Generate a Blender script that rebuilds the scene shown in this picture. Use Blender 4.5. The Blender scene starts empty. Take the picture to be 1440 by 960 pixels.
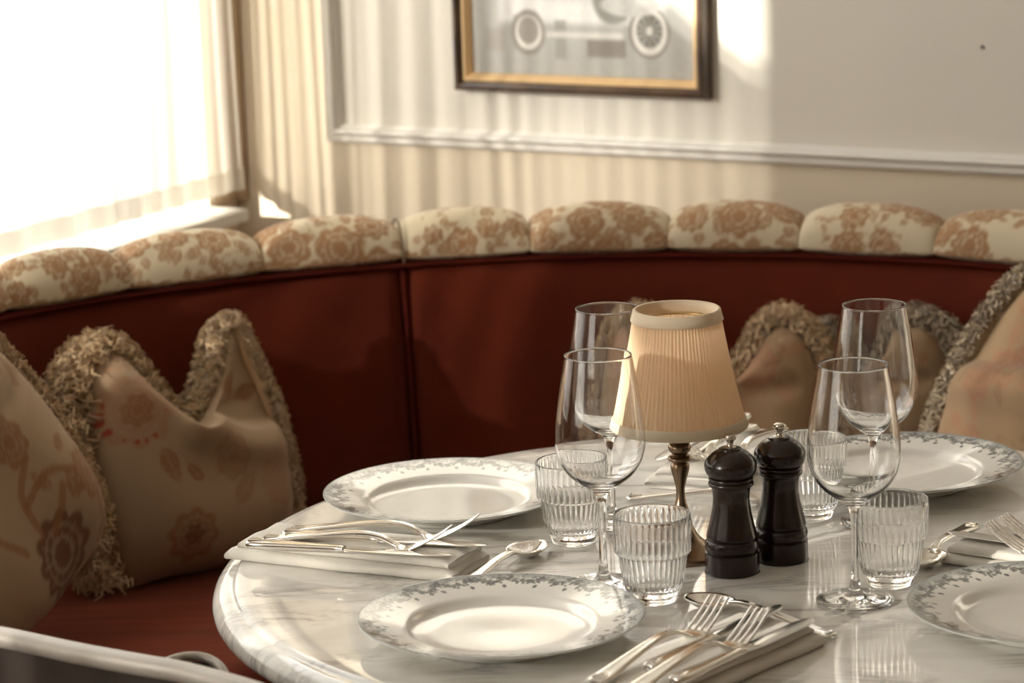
import bpy, math, random
import numpy as np
from mathutils import Matrix, Vector
PI = math.pi
rng = np.random.default_rng(7)
random.seed(7)
S = bpy.context.scene
COL = S.collection

# ------------------------------------------------------------------ camera, world, sun, exposure
T = 0.745                     # height of the table top above the floor
CAM_H, PITCH, ROLL, FPX = 0.8857, 0.2098, -0.0321, 4400.0
cd = bpy.data.cameras.new('camera'); cam = bpy.data.objects.new('camera', cd); COL.objects.link(cam)
_fw = Vector((0, math.cos(PITCH), -math.sin(PITCH))); _up = Vector((0, math.sin(PITCH), math.cos(PITCH))); _rt = Vector((1, 0, 0))
_r = _rt*math.cos(ROLL) + _up*math.sin(ROLL); _u = -_rt*math.sin(ROLL) + _up*math.cos(ROLL)
cam.matrix_world = Matrix(((_r.x, _u.x, -_fw.x, 0), (_r.y, _u.y, -_fw.y, 0), (_r.z, _u.z, -_fw.z, CAM_H+T), (0, 0, 0, 1)))
cd.sensor_width = 36.0; cd.lens = FPX/1440*36; cd.clip_start = 0.05; cd.clip_end = 200
cd.dof.use_dof = True; cd.dof.focus_distance = 3.22; cd.dof.aperture_fstop = 7.0
S.camera = cam

N2 = np.array([.48207232, .87613143]); A2 = np.array([.87613143, -.48207232])   # into the picture wall / into the room from the windows
WALLD, WIND = 4.193935859869904, -2.8070545248604284
CORNER = WALLD*N2 + WIND*A2
def wp(off, t): return CORNER + A2*off - N2*t        # plan point: off metres from the window wall, t metres from the picture wall

w = bpy.data.worlds.new('sky'); S.world = w; w.use_nodes = True
bg = w.node_tree.nodes['Background']; bg.inputs[0].default_value = (1.0, .985, .955, 1); bg.inputs[1].default_value = 4.2

sd = bpy.data.lights.new('sun', 'SUN'); sun = bpy.data.objects.new('sun', sd); COL.objects.link(sun)
sd.energy = 16.0; sd.color = (1.0, .94, .83); sd.angle = math.radians(1.1)
_d = Vector((A2[0]*1 + N2[0]*2.0, A2[1]*1 + N2[1]*2.0, -.63))
sun.rotation_euler = _d.to_track_quat('-Z', 'Y').to_euler(); sun.location = (-6, -2, 5)

WIN = [(.085, 2.26, .05, 1.62), (3.15, 6.4, .05, 2.10)]     # t0, t1, z0, z1 (z from the table top)
def portal(t0, t1, z0, z1):
    l = bpy.data.lights.new('daylight_portal', 'AREA'); l.shape = 'RECTANGLE'; l.size = t1-t0; l.size_y = z1-z0
    l.cycles.is_portal = True
    o = bpy.data.objects.new('daylight_portal', l); COL.objects.link(o)
    p = wp(-.10, (t0+t1)/2); o.location = (p[0], p[1], T+(z0+z1)/2)
    zc = Vector((-A2[0], -A2[1], 0)); xc = Vector((N2[0], N2[1], 0)); yc = zc.cross(xc)
    o.rotation_euler = Matrix((xc, yc, zc)).transposed().to_euler()
for wdw in WIN: portal(*wdw)

S.view_settings.view_transform = 'Standard'; S.view_settings.look = 'None'; S.view_settings.gamma = 1
S.view_settings.use_curve_mapping = False; S.view_settings.exposure = -0.04
cy = S.cycles
cy.max_bounces = 16; cy.diffuse_bounces = 6; cy.glossy_bounces = 8; cy.transmission_bounces = 16; cy.transparent_max_bounces = 24
cy.sample_clamp_indirect = 6.0; cy.use_denoising = True

# ------------------------------------------------------------------ helpers
def mesh_np(name, V, F, mat=None, parent=None, smooth=True, col=None, mats=None):
    V = np.asarray(V, float); me = bpy.data.meshes.new(name)
    if isinstance(F, np.ndarray):
        k = F.shape[1]; nf = len(F)
        me.vertices.add(len(V)); me.vertices.foreach_set('co', V.astype(np.float32).ravel())
        me.loops.add(nf*k); me.loops.foreach_set('vertex_index', F.astype(np.int32).ravel())
        me.polygons.add(nf); me.polygons.foreach_set('loop_start', np.arange(0, nf*k, k, dtype=np.int32))
        me.update(calc_edges=True)
    else:
        me.from_pydata([tuple(v) for v in V], [], F); me.update()
    if smooth: me.polygons.foreach_set('use_smooth', [True]*len(me.polygons))
    if col is not None:
        at = me.color_attributes.new('Col', 'FLOAT_COLOR', 'POINT')
        c = np.ones((len(V), 4), np.float32); c[:, :3] = col; at.data.foreach_set('color', c.ravel())
    if mat: me.materials.append(mat)
    me.validate()
    o = bpy.data.objects.new(name, me); COL.objects.link(o)
    if parent: o.parent = parent
    return o
def join(parts):
    Vs, Fs, n = [], [], 0
    for V, F in parts:
        V = np.asarray(V, float); Vs.append(V); Fs += [tuple(int(i)+n for i in f) for f in F]; n += len(V)
    return np.concatenate(Vs), Fs
def grid(nu, nv, close_u=False, close_v=False, flip=False):
    iu = np.arange(nu if close_u else nu-1); iv = np.arange(nv if close_v else nv-1)
    I, J = np.meshgrid(iu, iv, indexing='ij'); I = I.ravel(); J = J.ravel(); I2 = (I+1) % nu; J2 = (J+1) % nv
    q = np.stack([I*nv+J, I2*nv+J, I2*nv+J2, I*nv+J2], 1)
    return q[:, ::-1].copy() if flip else q
def box(x0, x1, y0, y1, z0, z1):
    V = [(x, y, z) for x in (x0, x1) for y in (y0, y1) for z in (z0, z1)]
    return np.array(V, float), [(0, 1, 3, 2), (4, 6, 7, 5), (0, 4, 5, 1), (2, 3, 7, 6), (0, 2, 6, 4), (1, 5, 7, 3)]
def frame_box(o, e1, e2, r1, r2, z0, z1):
    """box in a plan frame: o + e1*[r1] + e2*[r2]"""
    V = []
    for s in r1:
        for q in r2:
            for z in (z0, z1):
                p = np.asarray(o) + np.asarray(e1)*s + np.asarray(e2)*q; V.append((p[0], p[1], z))
    return np.array(V, float), [(0, 1, 3, 2), (4, 6, 7, 5), (0, 4, 5, 1), (2, 3, 7, 6), (0, 2, 6, 4), (1, 5, 7, 3)]
def roombox(off, t, z0, z1): return frame_box(CORNER, A2, -N2, off, t, z0, z1)   # off/t ranges
def lathe(prof, seg=64, rfun=None, flip=False):
    """surface of revolution, profile (r,z) run so that outward is to the right; open strip, poles collapse"""
    prof = np.array(prof, float); th = np.linspace(0, 2*PI, seg, endpoint=False)
    R = prof[:, 0][None, :]*np.ones((seg, 1)); Z = prof[:, 1][None, :]*np.ones((seg, 1)); TH = th[:, None]*np.ones((1, len(prof)))
    if rfun is not None: R = rfun(R, Z, TH)
    V = np.stack([R*np.cos(TH), R*np.sin(TH), Z], -1).reshape(-1, 3)
    return V, grid(seg, len(prof), close_u=True, flip=flip)
def spline(pts, n, closed=False):
    """Catmull-Rom through rows of pts"""
    P = np.array(pts, float); m = len(P); out = []
    segs = m if closed else m-1
    for i in range(segs):
        if closed: p0, p1, p2, p3 = P[(i-1) % m], P[i], P[(i+1) % m], P[(i+2) % m]
        else: p0, p1, p2, p3 = P[max(i-1, 0)], P[i], P[i+1], P[min(i+2, m-1)]
        for t in np.linspace(0, 1, n, endpoint=False):
            out.append(.5*((2*p1)+(-p0+p2)*t+(2*p0-5*p1+4*p2-p3)*t*t+(-p0+3*p1-3*p2+p3)*t**3))
    if not closed: out.append(P[-1])
    return np.array(out)
def tube(P, r, seg=10, closed=False, flat=(1, 1), caps=True, upv=(0, 0, 1)):
    P = np.array(P, float); n = len(P); r = np.broadcast_to(np.array(r, float), (n,))
    Tn = np.gradient(P, axis=0) if not closed else np.roll(P, -1, 0)-np.roll(P, 1, 0)
    Tn /= np.linalg.norm(Tn, axis=1)[:, None]+1e-12
    U = np.array(upv, float)[None, :]*np.ones((n, 1)); Sd = np.cross(U, Tn)
    bad = np.linalg.norm(Sd, axis=1) < 1e-3
    Sd[bad] = np.cross(np.array([1., 0, 0]), Tn[bad]); Sd /= np.linalg.norm(Sd, axis=1)[:, None]; W = np.cross(Tn, Sd)
    a = np.linspace(0, 2*PI, seg, endpoint=False)
    V = P[:, None, :] + r[:, None, None]*(np.cos(a)[None, :, None]*Sd[:, None, :]*flat[0] + np.sin(a)[None, :, None]*W[:, None, :]*flat[1])
    F = [tuple(f) for f in grid(n, seg, close_u=closed, close_v=True, flip=True)]
    V = V.reshape(-1, 3)
    if caps and not closed:
        F += [tuple(range(seg)), tuple(range((n-1)*seg+seg-1, (n-1)*seg-1, -1))]
    return V, F
def loft(sections, caps=True):
    """list of (m,3) rings"""
    n, m = len(sections), len(sections[0]); V = np.concatenate(sections)
    F = [tuple(f) for f in grid(n, m, close_v=True, flip=True)]
    if caps: F += [tuple(range(m)), tuple(range((n-1)*m+m-1, (n-1)*m-1, -1))]
    return V, F
def empty(name, loc=(0, 0, 0), rz=0):
    o = bpy.data.objects.new(name, None); COL.objects.link(o); o.location = loc; o.rotation_euler = (0, 0, rz); o.empty_display_size = .05
    return o
def tag(o, label, cat, group=None):
    o['label'] = label; o['category'] = cat
    if group: o['group'] = group
    return o
def struct(o, label=None):
    o['kind'] = 'structure'
    if label: o['label'] = label
    return o
def kids(o): return [c for c in bpy.data.objects if c.parent == o]
def copy_tree(o, parent=None):
    c = o.copy(); COL.objects.link(c)
    if parent: c.parent = parent
    for ch in kids(o): copy_tree(ch, c)
    return c
def sstep(a, b, x):
    t = np.clip((x-a)/(b-a), 0, 1); return t*t*(3-2*t)

# ------------------------------------------------------------------ materials
def srgb(r, g, b):
    f = lambda c: ((c/255+.055)/1.055)**2.4 if c > 10 else c/255/12.92
    return (f(r), f(g), f(b))
def mat(name, color=(.8, .8, .8), rough=.5, metal=0, attr=False, bump=None, coat=0, sheen=0, spec=.5, trans=0, ior=1.5, sheen_tint=None, subsurf=0):
    m = bpy.data.materials.new(name); m.use_nodes = True; nt = m.node_tree; b = nt.nodes['Principled BSDF']
    b.inputs['Base Color'].default_value = (*color, 1); b.inputs['Roughness'].default_value = rough; b.inputs['Metallic'].default_value = metal
    b.inputs['Specular IOR Level'].default_value = spec; b.inputs['Coat Weight'].default_value = coat; b.inputs['Coat Roughness'].default_value = .06
    b.inputs['Sheen Weight'].default_value = sheen; b.inputs['Transmission Weight'].default_value = trans; b.inputs['IOR'].default_value = ior
    if sheen_tint: b.inputs['Sheen Tint'].default_value = (*sheen_tint, 1)
    if attr:
        a = nt.nodes.new('ShaderNodeAttribute'); a.attribute_name = 'Col'; nt.links.new(a.outputs['Color'], b.inputs['Base Color'])
    if bump:
        sc, st, stretch = bump
        tc = nt.nodes.new('ShaderNodeTexCoord'); mp = nt.nodes.new('ShaderNodeMapping'); mp.inputs['Scale'].default_value = stretch
        no = nt.nodes.new('ShaderNodeTexNoise'); no.inputs['Scale'].default_value = sc; no.inputs['Detail'].default_value = 4
        bu = nt.nodes.new('ShaderNodeBump'); bu.inputs['Strength'].default_value = st; bu.inputs['Distance'].default_value = .004
        nt.links.new(tc.outputs['Object'], mp.inputs[0]); nt.links.new(mp.outputs[0], no.inputs['Vector'])
        nt.links.new(no.outputs[0], bu.inputs['Height']); nt.links.new(bu.outputs[0], b.inputs['Normal'])
    return m
def vary(m, c1, c2, scale=5, detail=4, stretch=(1, 1, 1), lo=.35, hi=.65):
    nt = m.node_tree; b = nt.nodes['Principled BSDF']
    tc = nt.nodes.new('ShaderNodeTexCoord'); mp = nt.nodes.new('ShaderNodeMapping'); mp.inputs['Scale'].default_value = stretch
    no = nt.nodes.new('ShaderNodeTexNoise'); no.inputs['Scale'].default_value = scale; no.inputs['Detail'].default_value = detail
    cr = nt.nodes.new('ShaderNodeValToRGB'); cr.color_ramp.elements[0].position = lo; cr.color_ramp.elements[1].position = hi
    cr.color_ramp.elements[0].color = (*c1, 1); cr.color_ramp.elements[1].color = (*c2, 1)
    nt.links.new(tc.outputs['Object'], mp.inputs[0]); nt.links.new(mp.outputs[0], no.inputs['Vector']); nt.links.new(no.outputs[0], cr.inputs[0]); nt.links.new(cr.outputs[0], b.inputs['Base Color'])
    return m
M = {}
M['wall'] = mat('cream_wall_paint', (.72, .63, .49), .75, bump=(30, .05, (1, 1, 1)))
M['panel'] = mat('panel_field_paint', (.72, .69, .62), .7, bump=(30, .05, (1, 1, 1)))
M['mould'] = mat('moulding_paint', (.78, .76, .71), .45)
M['casing'] = mat('tan_casing_paint', (.42, .31, .20), .6)
M['ceiling'] = mat('ceiling_paint', (.8, .77, .7), .8)
M['floor'] = vary(mat('floor_boards', (.2, .1, .05), .4), (.13, .065, .03), (.22, .12, .06), 3, 4, (1, 12, 1))
M['dark_wall'] = mat('room_wall_paint', (.42, .33, .24), .8)
M['white_wood'] = mat('white_window_paint', (.8, .78, .73), .4)
M['velvet'] = vary(mat('rust_velvet', (.2, .03, .012), .85, sheen=.12, sheen_tint=(1, .35, .2), spec=.15, bump=(60, .12, (1, 1, 1))), (.086, .0112, .0034), (.115, .0165, .0052), 7)
M['velvet_seat'] = vary(mat('rust_velvet_seat', (.2, .03, .012), .8, sheen=.3, sheen_tint=(1, .4, .25), spec=.15, bump=(14, .35, (.35, 3.2, 1))), (.10, .0135, .005), (.155, .023, .008), 9, 4, (.4, 3, 1))
M['cord'] = mat('dark_red_cord', (.07, .008, .004), .9, spec=.1)
M['seam_tape'] = mat('tan_seam_tape', (.13, .08, .05), .9)
M['uphol'] = mat('printed_linen', (.7, .6, .5), .85, attr=True, sheen=.15, spec=.2, bump=(500, .15, (1, 1, 1)))
M['linen'] = mat('cushion_linen', (.6, .5, .4), .9, attr=True, sheen=.1, spec=.15, bump=(420, .2, (1, 1, 1)))
M['fringe_tan'] = mat('tan_yarn', srgb(222, 192, 152), .9, sheen=.2, spec=.1)
M['fringe_grey'] = mat('grey_yarn', srgb(184, 166, 140), .9, sheen=.2, spec=.1)
M['porcelain'] = mat('porcelain', (.8, .78, .74), .12, attr=True, coat=.4, spec=.5)
M['napkin'] = mat('napkin_linen', (.74, .71, .65), .85, sheen=.15, spec=.15, bump=(300, .15, (1, 1, 1)))
M['silver'] = mat('silver_plate', (.86, .83, .78), .13, 1)
M['steel'] = mat('knife_steel', (.62, .60, .57), .16, 1)
M['bronze'] = mat('antique_bronze', (.27, .19, .125), .27, 1)
M['mill'] = mat('dark_stained_wood', (.016, .0078, .0050), .24, coat=.2, spec=.35)
M['knob'] = mat('pewter_knob', (.55, .50, .43), .25, 1)
M['glass'] = mat('clear_glass', (1, 1, 1), 0.0, trans=1, ior=1.47)
M['frame'] = vary(mat('dark_frame_wood', (.06, .035, .02), .3, coat=.4), (.045, .025, .015), (.085, .05, .03), 20, 3, (1, 1, 1))
M['gilt'] = mat('gilt_slip', (.74, .52, .28), .5, .25)
M['print'] = mat('photo_print', (.5, .5, .5), .5, attr=True)
M['iron'] = mat('black_iron', (.02, .018, .016), .45, .6)
M['brass'] = mat('curtain_rod_brass', (.6, .45, .22), .35, 1)
M['rattan'] = mat('silver_lacquered_cane', (.44, .41, .37), .42, .3, bump=(140, .15, (1, 1, 1)))
M['leather'] = mat('dark_chair_leather', (.025, .016, .012), .45)
M['bulb'] = mat('frosted_bulb', (.85, .82, .75), .3)

def marble():
    m = mat('white_marble', (.76, .74, .70), .07, spec=.5, coat=.25); nt = m.node_tree; b = nt.nodes['Principled BSDF']
    tc = nt.nodes.new('ShaderNodeTexCoord'); mp = nt.nodes.new('ShaderNodeMapping'); mp.inputs['Rotation'].default_value = (0, 0, math.radians(-24)); mp.inputs['Scale'].default_value = (1.0, 3.2, 1.0)
    n1 = nt.nodes.new('ShaderNodeTexNoise'); n1.inputs['Scale'].default_value = 5.5; n1.inputs['Detail'].default_value = 9; n1.inputs['Roughness'].default_value = .62; n1.inputs['Distortion'].default_value = .9
    r1 = nt.nodes.new('ShaderNodeValToRGB'); e = r1.color_ramp.elements
    e[0].position = .40; e[0].color = (.80, .785, .745, 1); e[1].position = .62; e[1].color = (.80, .785, .745, 1)
    v = e.new(.505); v.color = (.42, .41, .40, 1); v2 = e.new(.465); v2.color = (.74, .715, .67, 1); v3 = e.new(.54); v3.color = (.73, .70, .655, 1)
    n2 = nt.nodes.new('ShaderNodeTexNoise'); n2.inputs['Scale'].default_value = 4; n2.inputs['Detail'].default_value = 5
    r2 = nt.nodes.new('ShaderNodeValToRGB'); r2.color_ramp.elements[0].position = .3; r2.color_ramp.elements[0].color = (.80, .79, .78, 1); r2.color_ramp.elements[1].position = .6; r2.color_ramp.elements[1].color = (1, 1, 1, 1)
    n3 = nt.nodes.new('ShaderNodeTexNoise'); n3.inputs['Scale'].default_value = 9; n3.inputs['Detail'].default_value = 2
    r3 = nt.nodes.new('ShaderNodeValToRGB'); r3.color_ramp.elements[0].position = .42; r3.color_ramp.elements[1].position = .62
    mxv = nt.nodes.new('ShaderNodeMix'); mxv.data_type = 'RGBA'; mxv.inputs[6].default_value = (.80, .785, .745, 1)
    mx = nt.nodes.new('ShaderNodeMix'); mx.data_type = 'RGBA'; mx.blend_type = 'MULTIPLY'; mx.inputs[0].default_value = 1
    L = nt.links.new
    L(tc.outputs['Object'], mp.inputs[0]); L(mp.outputs[0], n1.inputs['Vector']); L(mp.outputs[0], n2.inputs['Vector']); L(tc.outputs['Object'], n3.inputs['Vector'])
    L(n1.outputs[0], r1.inputs[0]); L(n2.outputs[0], r2.inputs[0]); L(n3.outputs[0], r3.inputs[0])
    L(r3.outputs[0], mxv.inputs[0]); L(r1.outputs[0], mxv.inputs[7]); L(mxv.outputs[2], mx.inputs[6]); L(r2.outputs[0], mx.inputs[7]); L(mx.outputs[2], b.inputs['Base Color'])
    return m
M['marble'] = marble()
def cloth_mat(name, color, transp, transl, angular=False):
    m = bpy.data.materials.new(name); m.use_nodes = True; nt = m.node_tree; nt.nodes.remove(nt.nodes['Principled BSDF']); out = nt.nodes['Material Output']
    d = nt.nodes.new('ShaderNodeBsdfDiffuse'); d.inputs[0].default_value = (*color, 1)
    t = nt.nodes.new('ShaderNodeBsdfTranslucent'); t.inputs[0].default_value = (*color, 1)
    p = nt.nodes.new('ShaderNodeBsdfTransparent')
    m1 = nt.nodes.new('ShaderNodeMixShader'); m1.inputs[0].default_value = transl
    m2 = nt.nodes.new('ShaderNodeMixShader'); m2.inputs[0].default_value = transp
    L = nt.links.new; L(d.outputs[0], m1.inputs[1]); L(t.outputs[0], m1.inputs[2]); L(m1.outputs[0], m2.inputs[1]); L(p.outputs[0], m2.inputs[2])
    if angular:      # an open weave lets less through the more slantwise it is crossed: transp ** (1/cos)
        lw = nt.nodes.new('ShaderNodeLayerWeight'); lw.inputs[0].default_value = .5
        c1 = nt.nodes.new('ShaderNodeMath'); c1.operation = 'SUBTRACT'; c1.inputs[0].default_value = 1.06; L(lw.outputs['Facing'], c1.inputs[1])
        c2 = nt.nodes.new('ShaderNodeMath'); c2.operation = 'DIVIDE'; c2.inputs[0].default_value = 1.0; L(c1.outputs[0], c2.inputs[1])
        c3 = nt.nodes.new('ShaderNodeMath'); c3.operation = 'POWER'; c3.inputs[0].default_value = transp; L(c2.outputs[0], c3.inputs[1]); L(c3.outputs[0], m2.inputs[0])
    L(m2.outputs[0], out.inputs[0])
    return m
M['sheer'] = cloth_mat('sheer_voile', (.84, .81, .75), .28, .32, True)
M['sheer_full'] = cloth_mat('sheer_voile_dense', (.92, .89, .83), .25, .78, True)
M['shade'] = cloth_mat('pleated_shade_cloth', (.90, .70, .49), 0.0, .44)
M['shade_band'] = cloth_mat('shade_band_cloth', (.80, .70, .54), 0.0, .25)
def thin_glass(name, f0, rough, tint):
    """a wall of glass too thin to bend light: clear straight through, mirror-like towards grazing angles"""
    m = bpy.data.materials.new(name); m.use_nodes = True; nt = m.node_tree; nt.nodes.remove(nt.nodes['Principled BSDF']); out = nt.nodes['Material Output']
    p = nt.nodes.new('ShaderNodeBsdfTransparent'); p.inputs[0].default_value = (*tint, 1); g = nt.nodes.new('ShaderNodeBsdfGlossy'); g.inputs['Roughness'].default_value = rough
    f = nt.nodes.new('ShaderNodeLayerWeight'); f.inputs[0].default_value = .5
    pw5 = nt.nodes.new('ShaderNodeMath'); pw5.operation = 'POWER'; pw5.inputs[1].default_value = 5
    ma = nt.nodes.new('ShaderNodeMath'); ma.operation = 'MULTIPLY_ADD'; ma.inputs[1].default_value = 1-f0; ma.inputs[2].default_value = f0
    mx = nt.nodes.new('ShaderNodeMixShader'); L = nt.links.new
    L(f.outputs['Facing'], pw5.inputs[0]); L(pw5.outputs[0], ma.inputs[0]); L(ma.outputs[0], mx.inputs[0]); L(p.outputs[0], mx.inputs[1]); L(g.outputs[0], mx.inputs[2]); L(mx.outputs[0], out.inputs[0])
    return m
M['pane'] = thin_glass('window_glass', .04, .02, (1, 1, 1))


# ------------------------------------------------------------------ room shell
RX, RT = 6.0, 7.2       # room size across (from the window wall) and along
V, F = roombox((-.2, RX), (-.2, RT), -.1, 0); struct(mesh_np('floor', V, F, M['floor'], smooth=False))
V, F = roombox((-.2, RX), (-.2, RT), 2.95, 3.05); struct(mesh_np('ceiling', V, F, M['ceiling'], smooth=False))
V, F = roombox((-.2, RX), (-.2, 0), 0, 2.95); wall_back = struct(mesh_np('wall_back', V, F, M['wall'], smooth=False), 'cream wall with white framed panel moulding')
V, F = roombox((RX, RX+.2), (-.2, RT), 0, 2.95); struct(mesh_np('wall_right', V, F, M['dark_wall'], smooth=False))
V, F = roombox((-.2, RX+.2), (RT, RT+.2), 0, 2.95); struct(mesh_np('wall_front', V, F, M['dark_wall'], smooth=False))
parts = [roombox((-.2, 0), (-.2, RT), 0, T+.05), roombox((-.2, 0), (-.2, 2.80), T+1.62, 2.95), roombox((-.2, 0), (2.80, RT), T+2.10, 2.95)]
for t0, t1, zt in ((-.2, .085, 1.62), (2.26, 2.80, 1.62), (2.80, 3.15, 2.10), (6.4, RT, 2.10)): parts.append(roombox((-.2, 0), (t0, t1), T+.05, T+zt))
V, F = join(parts); struct(mesh_np('wall_left', V, F, M['wall'], smooth=False), 'cream wall pierced by curtained windows')

def window(name, t0, t1, z0, z1, mull):
    b = .045; parts = [roombox((-.14, -.08), (t0, t1), T+z0, T+z0+b), roombox((-.14, -.08), (t0, t1), T+z1-b, T+z1),
        roombox((-.14, -.08), (t0, t0+b), T+z0+b, T+z1-b), roombox((-.14, -.08), (t1-b, t1), T+z0+b, T+z1-b)]
    V, F = join(parts); o = struct(mesh_np(name, V, F, M['white_wood'], smooth=False), 'white painted window frame behind sheer curtain')
    for tm in mull:
        V, F = roombox((-.122, -.098), (tm-.012, tm+.012), T+z0+b, T+z1-b); mesh_np('mullion', V, F, M['white_wood'], o, smooth=False)
    edges = [t0+b]+[x for m_ in mull for x in (m_-.012, m_+.012)]+[t1-b]
    for i in range(0, len(edges), 2):
        V, F = roombox((-.113, -.107), (edges[i], edges[i+1]), T+z0+b, T+z1-b); mesh_np('pane', V, F, M['pane'], o, smooth=False)
    V, F = roombox((-.08, .075), (t0-.0, t1), T+z0-.0, T+z0+.018); mesh_np('window_sill', V, F, M['white_wood'], o, smooth=False)
    return o
window('window_1', *WIN[0], [.62]); window('window_2', *WIN[1], [3.7, 5.75])
# tan casing between the curtain and the corner, with a proud bead
V, F = join([roombox((0, .008), (.0, .064), T+.068, T+1.66), roombox((.008, .022), (.0, .014), T+.068, T+1.66), roombox((0.0, .02), (.062, 2.3), T+1.62, T+1.70)])
struct(mesh_np('trim_2', V, F, M['casing'], smooth=False), 'tan window casing beside the corner')

# panel field and moulding on the picture wall
def wallpt(off, z, d): p = wp(off, d); return (p[0], p[1], T+z)
PX0, PX1, PZ0, PZ1 = .186, 2.6, .184, 1.75
V = np.array([wallpt(o_, z_, d_) for o_ in (PX0, PX1) for z_ in (PZ0, PZ1) for d_ in (0, .002)]); _, Fb = box(0, 1, 0, 1, 0, 1)
mesh_np('panel_field', V, Fb, M['panel'], wall_back, smooth=False)
prof = [(0, 0), (0, .010), (.004, .013), (.007, .010), (.012, .012), (.017, .020), (.021, .018), (.024, .008), (.028, .006), (.028, 0)]   # across, depth
def mould_rect(x0, x1, z0, z1):
    rings = []
    for (cx, cz, sx, sz) in ((x0, z0, 1, 1), (x1, z0, -1, 1), (x1, z1, -1, -1), (x0, z1, 1, -1)):
        rings.append([wallpt(cx+sx*a, cz+sz*a, d) for a, d in prof])
    V = np.array(rings).reshape(-1, 3); return V, [tuple(f) for f in grid(4, len(prof), close_u=True)]
V, F = mould_rect(PX0-.006, PX1, PZ0-.014, PZ1)
struct(mesh_np('trim_1', V, F, M['mould'], smooth=False), 'white picture-frame panel moulding on the cream wall')
V, F = roombox((0, RX), (0, .018), 0, .12); struct(mesh_np('baseboard_back', V, F, M['mould'], smooth=False))
V, F = roombox((0, .018), (0.018, RT), 0, .12); struct(mesh_np('baseboard_left', V, F, M['mould'], smooth=False))

# ------------------------------------------------------------------ sheer curtains
def curtain(t0, t1, z0, z1, off, seed, period=.10, amp=.0062, hem=.036, gather=1.0):
    r = np.random.default_rng(seed); n = int((t1-t0)/.004); s = np.linspace(t0, t1, n); ph = 0; w_ = np.zeros(n)
    loc = period*(1+.62*np.interp(s, np.linspace(t0, t1, 9), r.uniform(-1, 1, 9)))
    phase = np.cumsum(2*PI/loc*(s[1]-s[0]))
    am = amp*np.interp(s, np.linspace(t0, t1, 11), r.uniform(.45, 1.35, 11))
    zs = np.concatenate([np.linspace(z0, z0+hem, 4), np.linspace(z0+hem, z1, 22)[1:]]); Vs = []
    for z in zs:
        k = (z-z0)/(z1-z0); a = am*(1-.35*k); d = off + a*(np.sin(phase+.5*math.sin(2.2*k+seed))+.25*np.sin(2.3*phase+seed))
        tt = s + .010*np.sin(3*k+s*9)
        q = CORNER[None]+A2[None]*d[:, None]-N2[None]*tt[:, None]
        Vs.append(np.c_[q, np.full(n, T+z)])
    V = np.array(Vs).reshape(-1, 3); G = grid(len(zs), n)
    hemV = np.array(Vs[:4]); hemV[:, :, :2] += A2*.0025; hemG = grid(4, n)
    return V, G, hemV.reshape(-1, 3), hemG
def make_curtain(t0, t1, z0, z1, off, seed, label, m='sheer', **kw):
    V, G, HV, HG = curtain(t0, t1, z0, z1, off, seed, **kw)
    o = mesh_np('sheer_curtain', V, G, M[m]); tag(o, label, 'curtain', 'sheer curtains along the windows')
    mesh_np('hem', HV, HG, M[m], o); return o
make_curtain(.018, 2.30, .088, .865, .024, 3, 'white sheer voile cafe curtain glowing in the window beside the banquette')
for i, (t0, t1) in enumerate(((3.10, 4.15), (4.26, 4.335), (4.362, 4.865), (4.905, 6.44))):  # unseen curtains, gaps placed to throw sun streaks on table and lampshade
    make_curtain(t0, t1, .088, 1.60, .035, 20+i, ['full length sheer curtain nearest the pillar, outside the left edge of the frame', 'narrowest full length sheer curtain strip, outside the frame', 'full length sheer curtain between two narrow gaps, outside the frame', 'full length sheer curtain farthest from the corner, outside the frame'][i], 'sheer_full')
make_curtain(4.12, 4.29, 1.09, 1.60, .055, 31, 'short sheer valance strip bridging the curtain gap, outside the frame', 'sheer_full')  # added out of view to keep direct sun off the upper lampshade
make_curtain(4.12, 4.29, .088, .99, .055, 33, 'low sheer strip below the wide curtain gap, outside the frame', 'sheer_full')  # added out of view to keep sun glare off the table's left front
make_curtain(4.30, 4.40, .088, .90, .055, 35, 'low sheer strip below the narrow curtain gap, outside the frame', 'sheer_full')  # added out of view to cut the table streak short on its left
make_curtain(4.83, 4.94, .088, .97, .055, 37, 'low sheer strip below the rear curtain gap, outside the frame', 'sheer_full')  # added out of view so the near streak starts at the front plate
def rod(t0, t1, z):
    p0, p1 = wp(.035, t0), wp(.035, t1); V, F = tube([(p0[0], p0[1], T+z), (p1[0], p1[1], T+z)], .007, 10); return V, F
for i, (t0, t1, z) in enumerate(((.03, 2.31, .872), (3.08, 6.46, 1.607))):
    V, F = rod(t0, t1, z); parts = [(V, F)]
    for t in (t0+.03, t1-.03): parts.append(roombox((0, .035), (t-.006, t+.006), T+z-.006, T+z+.006))
    V, F = join(parts); tag(mesh_np('curtain_rod', V, F, M['brass']), ['brass rod carrying the cafe curtain beside the banquette', 'long brass rod carrying the full length curtains, outside the frame'][i], 'curtain rod')

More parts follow.
